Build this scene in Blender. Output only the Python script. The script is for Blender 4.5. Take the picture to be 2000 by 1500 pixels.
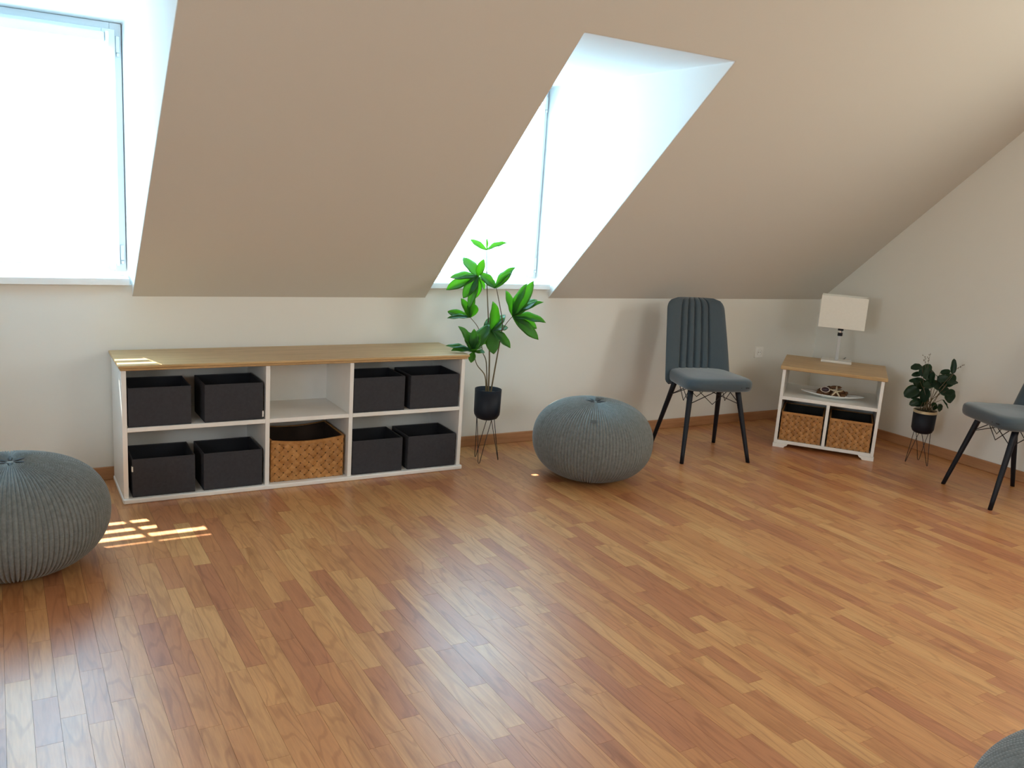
import bpy, bmesh, math, random
import numpy as np
from mathutils import Vector, Matrix, Euler

for o in list(bpy.data.objects):
    bpy.data.objects.remove(o, do_unlink=True)
S = bpy.context.scene
C = S.collection
random.seed(7)
PI = math.pi

# ------------------------------------------------------------------ camera
# world: X along the low wall under the roof slope, Y towards that wall (its face is Y=0), Z up
F_PX, YAW, PITCH, ROLL = 1706.0, 0.5403, -0.2055, 0.0687
CAM = Vector((0.0, -4.608, 1.5))
fw = Vector((math.sin(YAW)*math.cos(PITCH), math.cos(YAW)*math.cos(PITCH), math.sin(PITCH)))
r0 = Vector((math.cos(YAW), -math.sin(YAW), 0.0)); u0 = r0.cross(fw)
rt = r0*math.cos(ROLL) + u0*math.sin(ROLL)
up = -r0*math.sin(ROLL) + u0*math.cos(ROLL)
cd = bpy.data.cameras.new('camera')
cam = bpy.data.objects.new('camera', cd); C.objects.link(cam)
cd.sensor_fit = 'HORIZONTAL'; cd.sensor_width = 36.0; cd.lens = F_PX/2000*36
cd.clip_start = 0.05; cd.clip_end = 200
cam.matrix_world = Matrix(((rt.x, up.x, -fw.x, CAM.x), (rt.y, up.y, -fw.y, CAM.y), (rt.z, up.z, -fw.z, CAM.z), (0, 0, 0, 1)))
S.camera = cam

def pix(P):
    d = Vector(P) - CAM; z = d.dot(fw)
    return 1000 + F_PX*d.dot(rt)/z, 750 - F_PX*d.dot(up)/z, z
def at(px, py, P, off=0.0):
    """point seen at a pixel on the upright plane that faces the camera through P (pushed back by off)"""
    d = fw + rt*((px-1000)/F_PX) + up*((750-py)/F_PX)
    n = Vector((P[0]-CAM.x, P[1]-CAM.y, 0)).normalized()
    return CAM + d*((n.dot(Vector((P[0], P[1], 0)) - CAM) + off + 0)/n.dot(d))

# ------------------------------------------------------------------ world, sun, daylight, exposure
W = bpy.data.worlds.new('world'); S.world = W; W.use_nodes = True
nt = W.node_tree
sky = nt.nodes.new('ShaderNodeTexSky'); sky.sky_type = 'NISHITA'; sky.sun_disc = False
sky.sun_elevation = math.radians(60); sky.sun_rotation = math.radians(-16)
nt.links.new(sky.outputs[0], nt.nodes['Background'].inputs[0]); nt.nodes['Background'].inputs[1].default_value = 1.0
SUN_DIR = Vector((0.29, -1.0, -1.80)).normalized()
sl = bpy.data.lights.new('sun', 'SUN'); sl.energy = 30.0; sl.angle = math.radians(0.53); sl.color = (1.0, 0.95, 0.86)
so = bpy.data.objects.new('sun', sl); C.objects.link(so); so.location = (-1, 4, 8)
so.rotation_euler = SUN_DIR.to_track_quat('-Z', 'Y').to_euler()
# daylight through the gable window in the wall beyond the second chair
al = bpy.data.lights.new('gable_daylight', 'AREA'); al.shape = 'RECTANGLE'; al.size = 1.10; al.size_y = 1.20
al.energy = 54.0; al.color = (1.0, 0.95, 0.78)
ao = bpy.data.objects.new('gable_daylight', al); C.objects.link(ao)
ao.location = (5.62, -3.35, 1.86); ao.rotation_euler = Vector((-1, 0, 0)).to_track_quat('-Z', 'Z').to_euler()
# daylight through the window in the far gable, behind the camera
bl = bpy.data.lights.new('far_gable_daylight', 'AREA'); bl.shape = 'RECTANGLE'; bl.size = 1.20; bl.size_y = 1.10
bl.energy = 60.0; bl.color = (0.94, 1.0, 1.0)
bo_ = bpy.data.objects.new('far_gable_daylight', bl); C.objects.link(bo_)
bo_.location = (-1.88, -4.30, 1.55); bo_.rotation_euler = Vector((1, 0, 0)).to_track_quat('-Z', 'Z').to_euler()
BLIND_GLOW = 9.5
ROOF_FILL_GLOW = 7.0                       # added fill panel behind the camera, no real window there
vs = S.view_settings
vs.view_transform = 'Standard'; vs.look = 'None'; vs.exposure = 0.0; vs.gamma = 1.0; vs.use_curve_mapping = False
S.display_settings.display_device = 'sRGB'
S.cycles.use_denoising = True
S.cycles.max_bounces = 10; S.cycles.diffuse_bounces = 6; S.cycles.glossy_bounces = 4
S.cycles.transmission_bounces = 6; S.cycles.transparent_max_bounces = 8
S.cycles.sample_clamp_indirect = 8.0; S.cycles.caustics_reflective = False; S.cycles.caustics_refractive = False

# ------------------------------------------------------------------ materials
def srgb(r, g, b):
    f = lambda c: (c/255/12.92 if c/255 <= 0.04045 else ((c/255+0.055)/1.055)**2.4)
    return (f(r), f(g), f(b), 1.0)
class NT:
    def __init__(s, name):
        s.m = bpy.data.materials.new(name); s.m.use_nodes = True; s.t = s.m.node_tree
        s.b = s.t.nodes['Principled BSDF']
    def n(s, typ, **kw):
        nd = s.t.nodes.new(typ)
        for k, v in kw.items():
            if k.startswith('i_'):
                nd.inputs[k[2:].replace('_', ' ')].default_value = v
            else: setattr(nd, k, v)
        return nd
    def l(s, a, b): s.t.links.new(a, b)
    def coords(s, scale=(1, 1, 1), kind='Object'):
        tc = s.n('ShaderNodeTexCoord'); mp = s.n('ShaderNodeMapping'); mp.inputs['Scale'].default_value = scale
        s.l(tc.outputs[kind], mp.inputs['Vector']); return mp.outputs[0]
    def noise(s, vec, scale, detail=4, rough=0.55, dist=0.0):
        nd = s.n('ShaderNodeTexNoise'); nd.inputs['Scale'].default_value = scale; nd.inputs['Detail'].default_value = detail
        nd.inputs['Roughness'].default_value = rough; nd.inputs['Distortion'].default_value = dist
        s.l(vec, nd.inputs['Vector']); return nd.outputs[0]
    def ramp(s, fac, stops):
        nd = s.n('ShaderNodeValToRGB'); e = nd.color_ramp.elements
        while len(e) < len(stops): e.new(0.5)
        for k, (p, c) in enumerate(stops): e[k].position = p; e[k].color = c
        s.l(fac, nd.inputs[0]); return nd.outputs[0]
    def mix(s, fac, a, b, mode='MIX'):
        nd = s.n('ShaderNodeMix'); nd.data_type = 'RGBA'; nd.blend_type = mode
        for sock, v in ((nd.inputs[0], fac), (nd.inputs[6], a), (nd.inputs[7], b)):
            if hasattr(v, 'is_output') or isinstance(v, bpy.types.NodeSocket): s.l(v, sock)
            else: sock.default_value = v
        return nd.outputs[2]
    def bump(s, h, strength=0.2, dist=0.002):
        nd = s.n('ShaderNodeBump'); nd.inputs['Strength'].default_value = strength; nd.inputs['Distance'].default_value = dist
        s.l(h, nd.inputs['Height']); s.l(nd.outputs[0], s.b.inputs['Normal'])
    def set(s, **kw):
        for k, v in kw.items(): s.b.inputs[k.replace('_', ' ')].default_value = v
        return s
def plain(name, col, rough=0.5, metal=0.0, bump=None, spec=0.5, vary=0.0):
    t = NT(name); t.set(Base_Color=col, Roughness=rough, Metallic=metal); t.b.inputs['Specular IOR Level'].default_value = spec
    v = t.coords()
    if vary:
        nz = t.noise(v, 9, 3)
        lo = tuple(c*(1-vary) for c in col[:3])+(1,); hi = tuple(min(1, c*(1+vary)) for c in col[:3])+(1,)
        t.l(t.ramp(nz, [(0.3, lo), (0.7, hi)]), t.b.inputs['Base Color'])
    if bump: t.bump(t.noise(v, bump[0], 3), bump[1], bump[2] if len(bump) > 2 else 0.001)
    return t.m
M = {}
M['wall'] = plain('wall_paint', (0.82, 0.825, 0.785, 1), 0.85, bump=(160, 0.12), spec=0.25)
M['ceil'] = plain('ceiling_paint_shaded', (0.675, 0.66, 0.615, 1), 0.88, bump=(140, 0.15), spec=0.2)  # darker than the wall paint, puts the slope's shade into the colour
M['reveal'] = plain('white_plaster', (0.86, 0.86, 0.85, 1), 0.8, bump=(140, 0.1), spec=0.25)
M['white'] = plain('white_foil_board', (0.86, 0.862, 0.84, 1), 0.42, bump=(220, 0.04), vary=0.015)
M['pvc'] = plain('white_plastic_frame', (0.82, 0.85, 0.87, 1), 0.32, bump=(60, 0.02))
M['outlet'] = plain('white_switch_plastic', (0.90, 0.90, 0.87, 1), 0.35, bump=(60, 0.02))
M['pinhole'] = plain('dark_contact_hole', (0.05, 0.05, 0.05, 1), 0.6, bump=(60, 0.02))
M['black_metal'] = plain('black_powder_coat', (0.005, 0.007, 0.014, 1), 0.5, bump=(500, 0.05), vary=0.1, spec=0.3)
M['black_wire'] = plain('black_wire', (0.012, 0.012, 0.014, 1), 0.45, bump=(300, 0.05))
M['gold'] = plain('brushed_brass', (0.62, 0.52, 0.34, 1), 0.35, metal=0.6, bump=(300, 0.05))
M['black_leg'] = plain('black_lacquered_wood', (0.005, 0.006, 0.011, 1), 0.45, bump=(90, 0.08), vary=0.1, spec=0.3)
M['chrome'] = plain('chrome', (0.75, 0.76, 0.78, 1), 0.12, metal=1.0, bump=(40, 0.01))
M['lamp_white'] = plain('lamp_white_metal', (0.82, 0.82, 0.80, 1), 0.22, metal=0.25, bump=(60, 0.01))
M['pole'] = plain('satin_grey_metal', (0.50, 0.51, 0.52, 1), 0.45, metal=0.35, bump=(60, 0.02))
M['soil'] = plain('dark_soil', (0.035, 0.026, 0.018, 1), 0.95, bump=(120, 0.8, 0.004), vary=0.4)
M['dish'] = plain('white_glaze', (0.85, 0.87, 0.85, 1), 0.15, bump=(30, 0.02))
M['tag_white'] = plain('white_paper_tag', (0.8, 0.8, 0.78, 1), 0.6, bump=(80, 0.05))
M['tag_dark'] = plain('dark_woven_tag', (0.03, 0.035, 0.04, 1), 0.7, bump=(200, 0.1))
M['tag_grey'] = plain('grey_woven_tag', (0.09, 0.10, 0.10, 1), 0.7, bump=(200, 0.1))
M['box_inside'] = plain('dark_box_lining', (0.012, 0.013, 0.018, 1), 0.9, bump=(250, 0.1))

def wood(name, dark, light, axis=0, scale=9.0, rough=0.45, coat=0.0):
    t = NT(name)
    sc = [scale]*3; sc[axis] = scale*0.09
    v = t.coords(tuple(sc))
    a = t.noise(v, 3.0, 6, 0.62, 0.6); b = t.noise(v, 16.0, 3, 0.6)
    c1 = t.ramp(a, [(0.28, dark), (0.72, light)])
    c2 = t.ramp(b, [(0.35, (0.82, 0.80, 0.78, 1)), (0.65, (1, 1, 1, 1))])
    t.l(t.mix(0.75, c1, c2, 'MULTIPLY'), t.b.inputs['Base Color'])
    t.set(Roughness=rough); t.bump(b, 0.12, 0.0006); t.b.inputs['Coat Weight'].default_value = coat
    return t.m
M['oak_top'] = wood('oak_veneer', (0.44, 0.275, 0.120, 1), (0.64, 0.445, 0.22, 1), 0, 9, 0.36)
M['baseboard'] = wood('baseboard_laminate', (0.40, 0.19, 0.085, 1), (0.56, 0.30, 0.15, 1), 0, 6, 0.5)

def floor_mat():
    t = NT('laminate_strips')
    at_ = t.n('ShaderNodeAttribute'); at_.attribute_name = 'tone'
    sep = t.n('ShaderNodeSeparateColor'); t.l(at_.outputs['Color'], sep.inputs[0])
    geo = t.n('ShaderNodeNewGeometry')
    off = t.n('ShaderNodeVectorMath', operation='SCALE'); t.l(at_.outputs['Color'], off.inputs[0]); off.inputs['Scale'].default_value = 37.0
    add = t.n('ShaderNodeVectorMath', operation='ADD'); t.l(geo.outputs['Position'], add.inputs[0]); t.l(off.outputs[0], add.inputs[1])
    mp = t.n('ShaderNodeMapping'); mp.inputs['Scale'].default_value = (14, 1.6, 1); t.l(add.outputs[0], mp.inputs['Vector'])
    a = t.noise(mp.outputs[0], 1.6, 5, 0.6, 0.9)
    mp2 = t.n('ShaderNodeMapping'); mp2.inputs['Scale'].default_value = (60, 3, 1); t.l(add.outputs[0], mp2.inputs['Vector'])
    fine = t.noise(mp2.outputs[0], 3.0, 3, 0.65)
    # cathedral rings
    mp3 = t.n('ShaderNodeMapping'); mp3.inputs['Scale'].default_value = (1, 0.13, 1); t.l(add.outputs[0], mp3.inputs['Vector'])
    nz = t.noise(mp3.outputs[0], 9.0, 2, 0.5)
    mul = t.n('ShaderNodeMath', operation='MULTIPLY'); t.l(nz, mul.inputs[0]); mul.inputs[1].default_value = 16.0
    sn = t.n('ShaderNodeMath', operation='SINE'); mul2 = t.n('ShaderNodeMath', operation='MULTIPLY'); t.l(mul.outputs[0], mul2.inputs[0]); mul2.inputs[1].default_value = 4.0
    t.l(mul2.outputs[0], sn.inputs[0])
    ring = t.ramp(sn.outputs[0], [(0.0, (1, 1, 1, 1)), (0.62, (1, 1, 1, 1)), (0.98, (0.80, 0.74, 0.68, 1))])
    base = t.ramp(sep.outputs[0], FLOOR_RAMP)
    gr = t.ramp(a, [(0.25, (0.66, 0.55, 0.47, 1)), (0.48, (0.96, 0.94, 0.92, 1)), (0.8, (1.12, 1.10, 1.06, 1))])
    fi = t.ramp(fine, [(0.3, (0.86, 0.82, 0.78, 1)), (0.62, (1.03, 1.03, 1.03, 1))])
    c = t.mix(0.9, base, gr, 'MULTIPLY'); c = t.mix(0.85, c, ring, 'MULTIPLY'); c = t.mix(0.8, c, fi, 'MULTIPLY')
    t.l(c, t.b.inputs['Base Color'])
    # satin lacquer, a little scuffed
    sc = t.noise(geo.outputs['Position'], 5.0, 6, 0.7)
    rr = t.n('ShaderNodeMapRange'); t.l(sc, rr.inputs[0]); rr.inputs[3].default_value = 0.28; rr.inputs[4].default_value = 0.41
    t.l(rr.outputs[0], t.b.inputs['Roughness'])
    t.b.inputs['Specular IOR Level'].default_value = 1.0
    t.bump(fine, 0.05, 0.0004)
    return t.m
FLOOR_RAMP = [(0.0, (0.63, 0.345, 0.140, 1)), (0.40, (0.58, 0.283, 0.110, 1)), (0.7, (0.52, 0.228, 0.092, 1)), (1.0, (0.45, 0.178, 0.080, 1))]
M['floor'] = floor_mat()
M['subfloor'] = plain('subfloor', (0.16, 0.08, 0.035, 1), 0.8, bump=(40, 0.1))

def fabric(name, col, scale=420, strength=0.35, rough=0.9, sheen=0.0, vary=0.12):
    t = NT(name); v = t.coords()
    wv = t.n('ShaderNodeTexWave'); wv.bands_direction = 'X'; wv.inputs['Scale'].default_value = scale*0.3; t.l(v, wv.inputs['Vector'])
    wh = t.n('ShaderNodeTexWave'); wh.bands_direction = 'Z'; wh.inputs['Scale'].default_value = scale*0.3; t.l(v, wh.inputs['Vector'])
    w = t.mix(0.5, wv.outputs[0], wh.outputs[0])
    nz = t.noise(v, 60, 4, 0.7)
    lo = tuple(c*(1-vary) for c in col[:3])+(1,); hi = tuple(c*(1+vary) for c in col[:3])+(1,)
    t.l(t.ramp(nz, [(0.3, lo), (0.7, hi)]), t.b.inputs['Base Color'])
    t.set(Roughness=rough); t.b.inputs['Sheen Weight'].default_value = sheen; t.b.inputs['Specular IOR Level'].default_value = 0.25
    t.bump(w, strength, 0.0006)
    return t.m
M['box'] = fabric('charcoal_box_fabric', (0.046, 0.047, 0.055, 1), 500, 0.3)
M['velvet'] = fabric('slate_velvet', (0.054, 0.080, 0.100, 1), 700, 0.08, 0.62, 0.45, 0.05)
M['knit'] = fabric('grey_cotton_knit', (0.185, 0.200, 0.195, 1), 300, 0.2, 0.85, 0.3, 0.22)
M['shade'] = fabric('lamp_shade_linen', (0.87, 0.87, 0.82, 1), 420, 0.1, 0.9, 0.0, 0.02)

def chip():
    t = NT('poplar_chip_strip'); v = t.coords((30, 30, 30)); a = t.noise(v, 1.2, 4, 0.6)
    inf = t.n('ShaderNodeObjectInfo')
    c = t.ramp(a, [(0.3, (0.36, 0.155, 0.040, 1)), (0.7, (0.55, 0.285, 0.095, 1))])
    d = t.ramp(inf.outputs['Random'], [(0.0, (0.82, 0.80, 0.78, 1)), (1.0, (1.08, 1.06, 1.02, 1))])
    t.l(t.mix(1.0, c, d, 'MULTIPLY'), t.b.inputs['Base Color']); t.set(Roughness=0.55); t.bump(a, 0.15, 0.0006)
    return t.m
M['chip'] = chip()
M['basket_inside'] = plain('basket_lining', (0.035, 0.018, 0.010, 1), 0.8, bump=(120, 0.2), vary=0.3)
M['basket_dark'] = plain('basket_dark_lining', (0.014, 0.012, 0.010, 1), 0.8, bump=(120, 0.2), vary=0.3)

def leaf_mat(name, dark, light, trans):
    t = NT(name); inf = t.n('ShaderNodeObjectInfo'); v = t.coords((10, 10, 10))
    nz = t.noise(v, 3, 4)
    c = t.mix(nz, dark, light); d = t.ramp(inf.outputs['Random'], [(0, (0.75, 0.8, 0.8, 1)), (1, (1.15, 1.1, 1.0, 1))])
    c = t.mix(1.0, c, d, 'MULTIPLY'); t.l(c, t.b.inputs['Base Color']); t.set(Roughness=0.36)
    t.bump(nz, 0.15, 0.001)
    tr = t.n('ShaderNodeBsdfTranslucent'); tr.inputs['Color'].default_value = trans
    mx = t.n('ShaderNodeMixShader'); mx.inputs[0].default_value = 0.45
    out = t.t.nodes['Material Output']
    t.l(t.b.outputs[0], mx.inputs[1]); t.l(tr.outputs[0], mx.inputs[2]); t.l(mx.outputs[0], out.inputs[0])
    return t.m
M['leaf'] = leaf_mat('glossy_leaf', (0.014, 0.062, 0.026, 1), (0.036, 0.120, 0.040, 1), (0.46, 0.90, 0.10, 1))
M['leaf_small'] = leaf_mat('dull_dark_leaf', (0.010, 0.036, 0.018, 1), (0.020, 0.060, 0.028, 1), (0.06, 0.20, 0.05, 1))
M['stem'] = plain('brown_green_stem', (0.14, 0.105, 0.05, 1), 0.6, bump=(80, 0.3), vary=0.3)
M['twig'] = plain('dry_twig', (0.16, 0.12, 0.07, 1), 0.7, bump=(80, 0.2), vary=0.2)
M['pod'] = plain('brown_seed_pod', (0.14, 0.062, 0.024, 1), 0.75, bump=(70, 0.9, 0.004), vary=0.5)
M['starfish'] = plain('dried_starfish', (0.62, 0.52, 0.36, 1), 0.8, bump=(160, 0.6, 0.002), vary=0.15)
M['shell'] = plain('pale_shell', (0.66, 0.58, 0.50, 1), 0.45, bump=(60, 0.3, 0.002), vary=0.2)
M['shell_dark'] = plain('purple_shell_mouth', (0.050, 0.022, 0.032, 1), 0.4, bump=(60, 0.2), vary=0.2)

def blind_mat(name='backlit_blind_fabric', col=(0.44, 0.78, 1.0, 1), glow=BLIND_GLOW):
    t = NT(name); v = t.coords(); nz = t.noise(v, 300, 2)
    t.l(t.ramp(nz, [(0.3, (0.84, 0.86, 0.87, 1)), (0.7, (0.9, 0.91, 0.91, 1))]), t.b.inputs['Base Color'])
    t.set(Roughness=0.9); t.b.inputs['Emission Color'].default_value = col; t.b.inputs['Emission Strength'].default_value = glow
    return t.m
M['blind'] = blind_mat()
M['roof_fill'] = blind_mat('cream_fill_glow', (0.93, 1.0, 0.94, 1), ROOF_FILL_GLOW)  # emission of the added fill panel, not daylight through a blind
def glass_mat():
    t = NT('window_glass')
    tr = t.n('ShaderNodeBsdfTransparent'); gl = t.n('ShaderNodeBsdfGlossy'); gl.inputs['Roughness'].default_value = 0.02
    v = t.coords(); nz = t.noise(v, 2.0, 1); mr = t.n('ShaderNodeMapRange'); t.l(nz, mr.inputs[0]); mr.inputs[3].default_value = 0.05; mr.inputs[4].default_value = 0.08
    mx = t.n('ShaderNodeMixShader'); t.l(mr.outputs[0], mx.inputs[0])
    t.l(tr.outputs[0], mx.inputs[1]); t.l(gl.outputs[0], mx.inputs[2]); t.l(mx.outputs[0], t.t.nodes['Material Output'].inputs[0])
    return t.m
M['glass'] = glass_mat()

# ------------------------------------------------------------------ mesh helpers
class MB:
    def __init__(s): s.v = []; s.f = []
    def quad(s, *p):
        k = len(s.v); s.v += [tuple(q) for q in p]; s.f.append(tuple(range(k, k+len(p)))); return s
    def box(s, x0, x1, y0, y1, z0, z1):
        k = len(s.v)
        s.v += [(x0, y0, z0), (x1, y0, z0), (x1, y1, z0), (x0, y1, z0), (x0, y0, z1), (x1, y0, z1), (x1, y1, z1), (x0, y1, z1)]
        s.f += [(k, k+3, k+2, k+1), (k+4, k+5, k+6, k+7), (k, k+1, k+5, k+4), (k+1, k+2, k+6, k+5), (k+2, k+3, k+7, k+6), (k+3, k, k+4, k+7)]
        return s
    def grid(s, fn, nu, nv, close_u=False, flip=False):
        k = len(s.v); cu = nu if close_u else nu+1
        for j in range(nv+1):
            for i in range(cu): s.v.append(tuple(fn(i/nu, j/nv)))
        for j in range(nv):
            for i in range(nu):
                a = k+j*cu+i; b = k+j*cu+(i+1) % cu; c = b+cu; d = a+cu
                s.f.append((d, c, b, a) if flip else (a, b, c, d))
        return s
    def lathe(s, prof, seg=32, c=(0, 0, 0), cap0=True, cap1=True):
        k = len(s.v)
        for r, z in prof:
            for i in range(seg):
                a = 2*PI*i/seg; s.v.append((c[0]+r*math.cos(a), c[1]+r*math.sin(a), c[2]+z))
        for j in range(len(prof)-1):
            for i in range(seg):
                a = k+j*seg+i; b = k+j*seg+(i+1) % seg; s.f.append((a, b, b+seg, a+seg))
        if cap0: s.f.append(tuple(k+i for i in reversed(range(seg))))
        if cap1: s.f.append(tuple(k+(len(prof)-1)*seg+i for i in range(seg)))
        return s
    def tube(s, pts, rad, seg=8, cap=True):
        pts = [Vector(p) for p in pts]; n = len(pts); k = len(s.v)
        rad = rad if hasattr(rad, '__len__') else [rad]*n
        prev = None
        for i, p in enumerate(pts):
            t = (pts[min(i+1, n-1)]-pts[max(i-1, 0)]).normalized()
            if prev is None:
                a = Vector((0, 0, 1)) if abs(t.z) < 0.9 else Vector((1, 0, 0)); nx = t.cross(a).normalized()
            else: nx = (prev - t*prev.dot(t)).normalized()
            prev = nx; ny = t.cross(nx)
            for q in range(seg):
                a = 2*PI*q/seg; s.v.append(tuple(p + nx*(rad[i]*math.cos(a)) + ny*(rad[i]*math.sin(a))))
        for i in range(n-1):
            for q in range(seg):
                a = k+i*seg+q; b = k+i*seg+(q+1) % seg; s.f.append((a, b, b+seg, a+seg))
        if cap: s.f.append(tuple(k+q for q in reversed(range(seg)))); s.f.append(tuple(k+(n-1)*seg+q for q in range(seg)))
        return s
    def prism(s, poly, y0, y1):
        """poly in (x,z), extruded along y"""
        n = len(poly); k = len(s.v)
        s.v += [(x, y0, z) for x, z in poly] + [(x, y1, z) for x, z in poly]
        s.f.append(tuple(range(k, k+n))); s.f.append(tuple(k+n+i for i in reversed(range(n))))
        for i in range(n): j = (i+1) % n; s.f.append((k+i, k+n+i, k+n+j, k+j))
        return s
    def mesh(s, name, mat, smooth=False):
        me = bpy.data.meshes.new(name); me.from_pydata(s.v, [], s.f); me.update()
        if mat: me.materials.append(mat)
        if smooth: me.polygons.foreach_set('use_smooth', [True]*len(me.polygons))
        return me
    def build(s, name, mat, parent=None, smooth=False, bevel=0.0, seg=2, fix=False):
        me = s.mesh(name, mat, smooth)
        if fix:
            bm = bmesh.new(); bm.from_mesh(me); bmesh.ops.remove_doubles(bm, verts=bm.verts, dist=1e-5)
            bmesh.ops.recalc_face_normals(bm, faces=bm.faces); bm.to_mesh(me); bm.free()
        o = bpy.data.objects.new(name, me); C.objects.link(o); o.parent = parent
        if bevel:
            md = o.modifiers.new('bevel', 'BEVEL'); md.width = bevel; md.segments = seg; md.limit_method = 'ANGLE'; md.angle_limit = math.radians(35)
            for p in me.polygons: p.use_smooth = True
            wn = o.modifiers.new('wn', 'WEIGHTED_NORMAL'); wn.keep_sharp = True
        return o
def tag(o, label, cat=None, group=None, kind=None):
    if label: o['label'] = label
    if cat: o['category'] = cat
    if group: o['group'] = group
    if kind: o['kind'] = kind
    return o
def thing(name, label, cat, loc=(0, 0, 0), rz=0.0, group=None, kind=None):
    o = bpy.data.objects.new(name, None); C.objects.link(o); o.location = loc; o.rotation_euler = (0, 0, rz)
    o.empty_display_size = 0.1
    return tag(o, label, cat, group, kind)
def struct(o, label=None): o['kind'] = 'structure'; return tag(o, label)
def dup(root, loc, rz, label, group=None):
    def cp(o, par):
        c = o.copy(); C.objects.link(c); c.parent = par
        for ch in o.children: cp(ch, c)
        return c
    r = cp(root, None); r.location = loc; r.rotation_euler = (0, 0, rz); r['label'] = label
    if group: r['group'] = group
    return r

# ------------------------------------------------------------------ room shell
XL, XR, YF = -1.75, 5.485, -6.4         # side walls and the wall behind the camera
KZ, SL = 0.922, 0.893                   # knee wall height, rise of the roof slope per metre
ZC = 2.78                               # flat ceiling
YC = -(ZC-KZ)/SL                        # where slope meets flat ceiling
WY = 0.18                               # window plane
D1 = (-0.29, 0.568); D2 = (2.140, 2.985)  # dormers (X ranges)
ZS, SILL = 2.200, 1.012                 # dormer soffit and sill-top heights
YS = -(ZS-KZ)/SL

# floor: base slab + laminate strips
fb = MB().box(XL-0.1, XR+0.1, YF-0.1, 0.35, -0.12, -0.010)
floor = struct(fb.build('floor', M['subfloor']), 'reddish oak laminate floor of short staggered strips')
rows = []
w = 0.066; x = XL; col = 0
while x < XR:
    x1 = min(x+w, XR); y = YF - random.random()*0.4
    while y < 0:
        L = random.choice((0.24, 0.30, 0.36, 0.42, 0.48, 0.55)); y0, y1 = max(y, YF), min(y+L, 0.0)
        if y1-y0 > 0.01 and x1-x > 0.01: rows.append((x, x1, y0, y1))
        y += L
    x += w; col += 1
HIDE = [(0.46, 2.24, -0.41, 0), (-0.25, 0.27, -1.2, -0.7), (2.65, 3.10, -0.95, -0.5)]
def area(rw):
    x0, x1, y0, y1 = rw
    cx, cy = (x0+x1)/2, (y0+y1)/2
    if any(a < cx < b and c < cy < d for a, b, c, d in HIDE): return 0
    P = [(x0, y0), (x1, y0), (x1, y1), (x0, y1)]; q = [pix((a, b, 0)) for a, b in P]
    if min(t[2] for t in q) < 0.3: return 0
    mx, my, _ = pix((cx, cy, 0))
    if not (5 < mx < 1995 and 300 < my < 1495): return 0
    return abs(sum(q[i][0]*q[(i+1) % 4][1]-q[(i+1) % 4][0]*q[i][1] for i in range(4)))/2
rows.sort(key=area, reverse=True)
def strip_geo(rw):
    x0, x1, y0, y1 = rw; e = 0.00010; t = random.random()*0.00012
    v = [(x0+e, y0+e, -0.0095), (x1-e, y0+e, -0.0095), (x1-e, y1-e, -0.0095), (x0+e, y1-e, -0.0095)]
    c = 0.00022
    v += [(x0+e+c, y0+e+c, -t), (x1-e-c, y0+e+c, -t), (x1-e-c, y1-e-c, -t), (x0+e+c, y1-e-c, -t)]
    return v, [(0, 1, 5, 4), (1, 2, 6, 5), (2, 3, 7, 6), (3, 0, 4, 7), (4, 5, 6, 7)]
def tone():
    q = random.random()
    a = random.uniform(0.0, 0.5) if q < 0.48 else random.uniform(0.45, 0.8) if q < 0.82 else random.uniform(0.8, 1.0)
    return (a, random.random(), random.random(), 1.0)
def put_tone(me, cols):
    ca = me.color_attributes.new('tone', 'FLOAT_COLOR', 'POINT')
    ca.data.foreach_set('color', [c for col in cols for c in col])
for rw in rows[:300]:
    v, f = strip_geo(rw); cx, cy = (rw[0]+rw[1])/2, (rw[2]+rw[3])/2
    me = bpy.data.meshes.new('plank'); me.from_pydata([(a-cx, b-cy, c) for a, b, c in v], [], f); me.materials.append(M['floor'])
    put_tone(me, [tone()]*8)
    o = bpy.data.objects.new('plank', me); C.objects.link(o); o.parent = floor; o.location = (cx, cy, 0)
V, Fc, T = [], [], []
for rw in rows[300:]:
    v, f = strip_geo(rw); k = len(V); V += v; Fc += [tuple(i+k for i in q) for q in f]; T += [tone()]*8
me = bpy.data.meshes.new('plank_field'); me.from_pydata(V, [], Fc); me.materials.append(M['floor']); put_tone(me, T)
o = bpy.data.objects.new('plank_field', me); C.objects.link(o); o.parent = floor; o['kind'] = 'stuff'

# knee wall with the breast walls below the two windows
mb = MB(); mb.box(XL, XR, 0.0, 0.32, -0.01, KZ)
for a, b in (D1, D2): mb.box(a, b, 0.0, 0.32, KZ, SILL-0.034)
struct(mb.build('wall_back', M['wall']), 'low cream wall under the roof slope')
# sloping ceiling with the two dormer recesses, flat part and far slope as one shell
def zsl(y): return KZ - SL*y
mb = MB(); xs = [XL, D1[0], D1[1], D2[0], D2[1], XR]; ys = [0.0, YS, YC]
for i in range(5):
    for j in range(2):
        if i in (1, 3) and j == 0: continue
        a, b, c, d = xs[i], xs[i+1], ys[j], ys[j+1]
        mb.quad((a, c, zsl(c)), (a, d, zsl(d)), (b, d, zsl(d)), (b, c, zsl(c)))
for a, b in (D1, D2):
    for X in (a, b):
        mb.quad((X, 0, KZ), (X, 0.30, KZ), (X, 0.30, ZS), (X, YS, ZS))
    mb.quad((a, YS, ZS), (b, YS, ZS), (b, 0.30, ZS), (a, 0.30, ZS))
for i in range(5):
    a, b = xs[i], xs[i+1]
    mb.quad((a, YC, ZC), (b, YC, ZC), (b, YF-YC, ZC), (a, YF-YC, ZC))
    mb.quad((a, YF-YC, ZC), (b, YF-YC, ZC), (b, YF, KZ), (a, YF, KZ))
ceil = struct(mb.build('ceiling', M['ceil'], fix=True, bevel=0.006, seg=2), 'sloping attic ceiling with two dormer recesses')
ceil.data.materials.append(M['reveal'])
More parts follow.
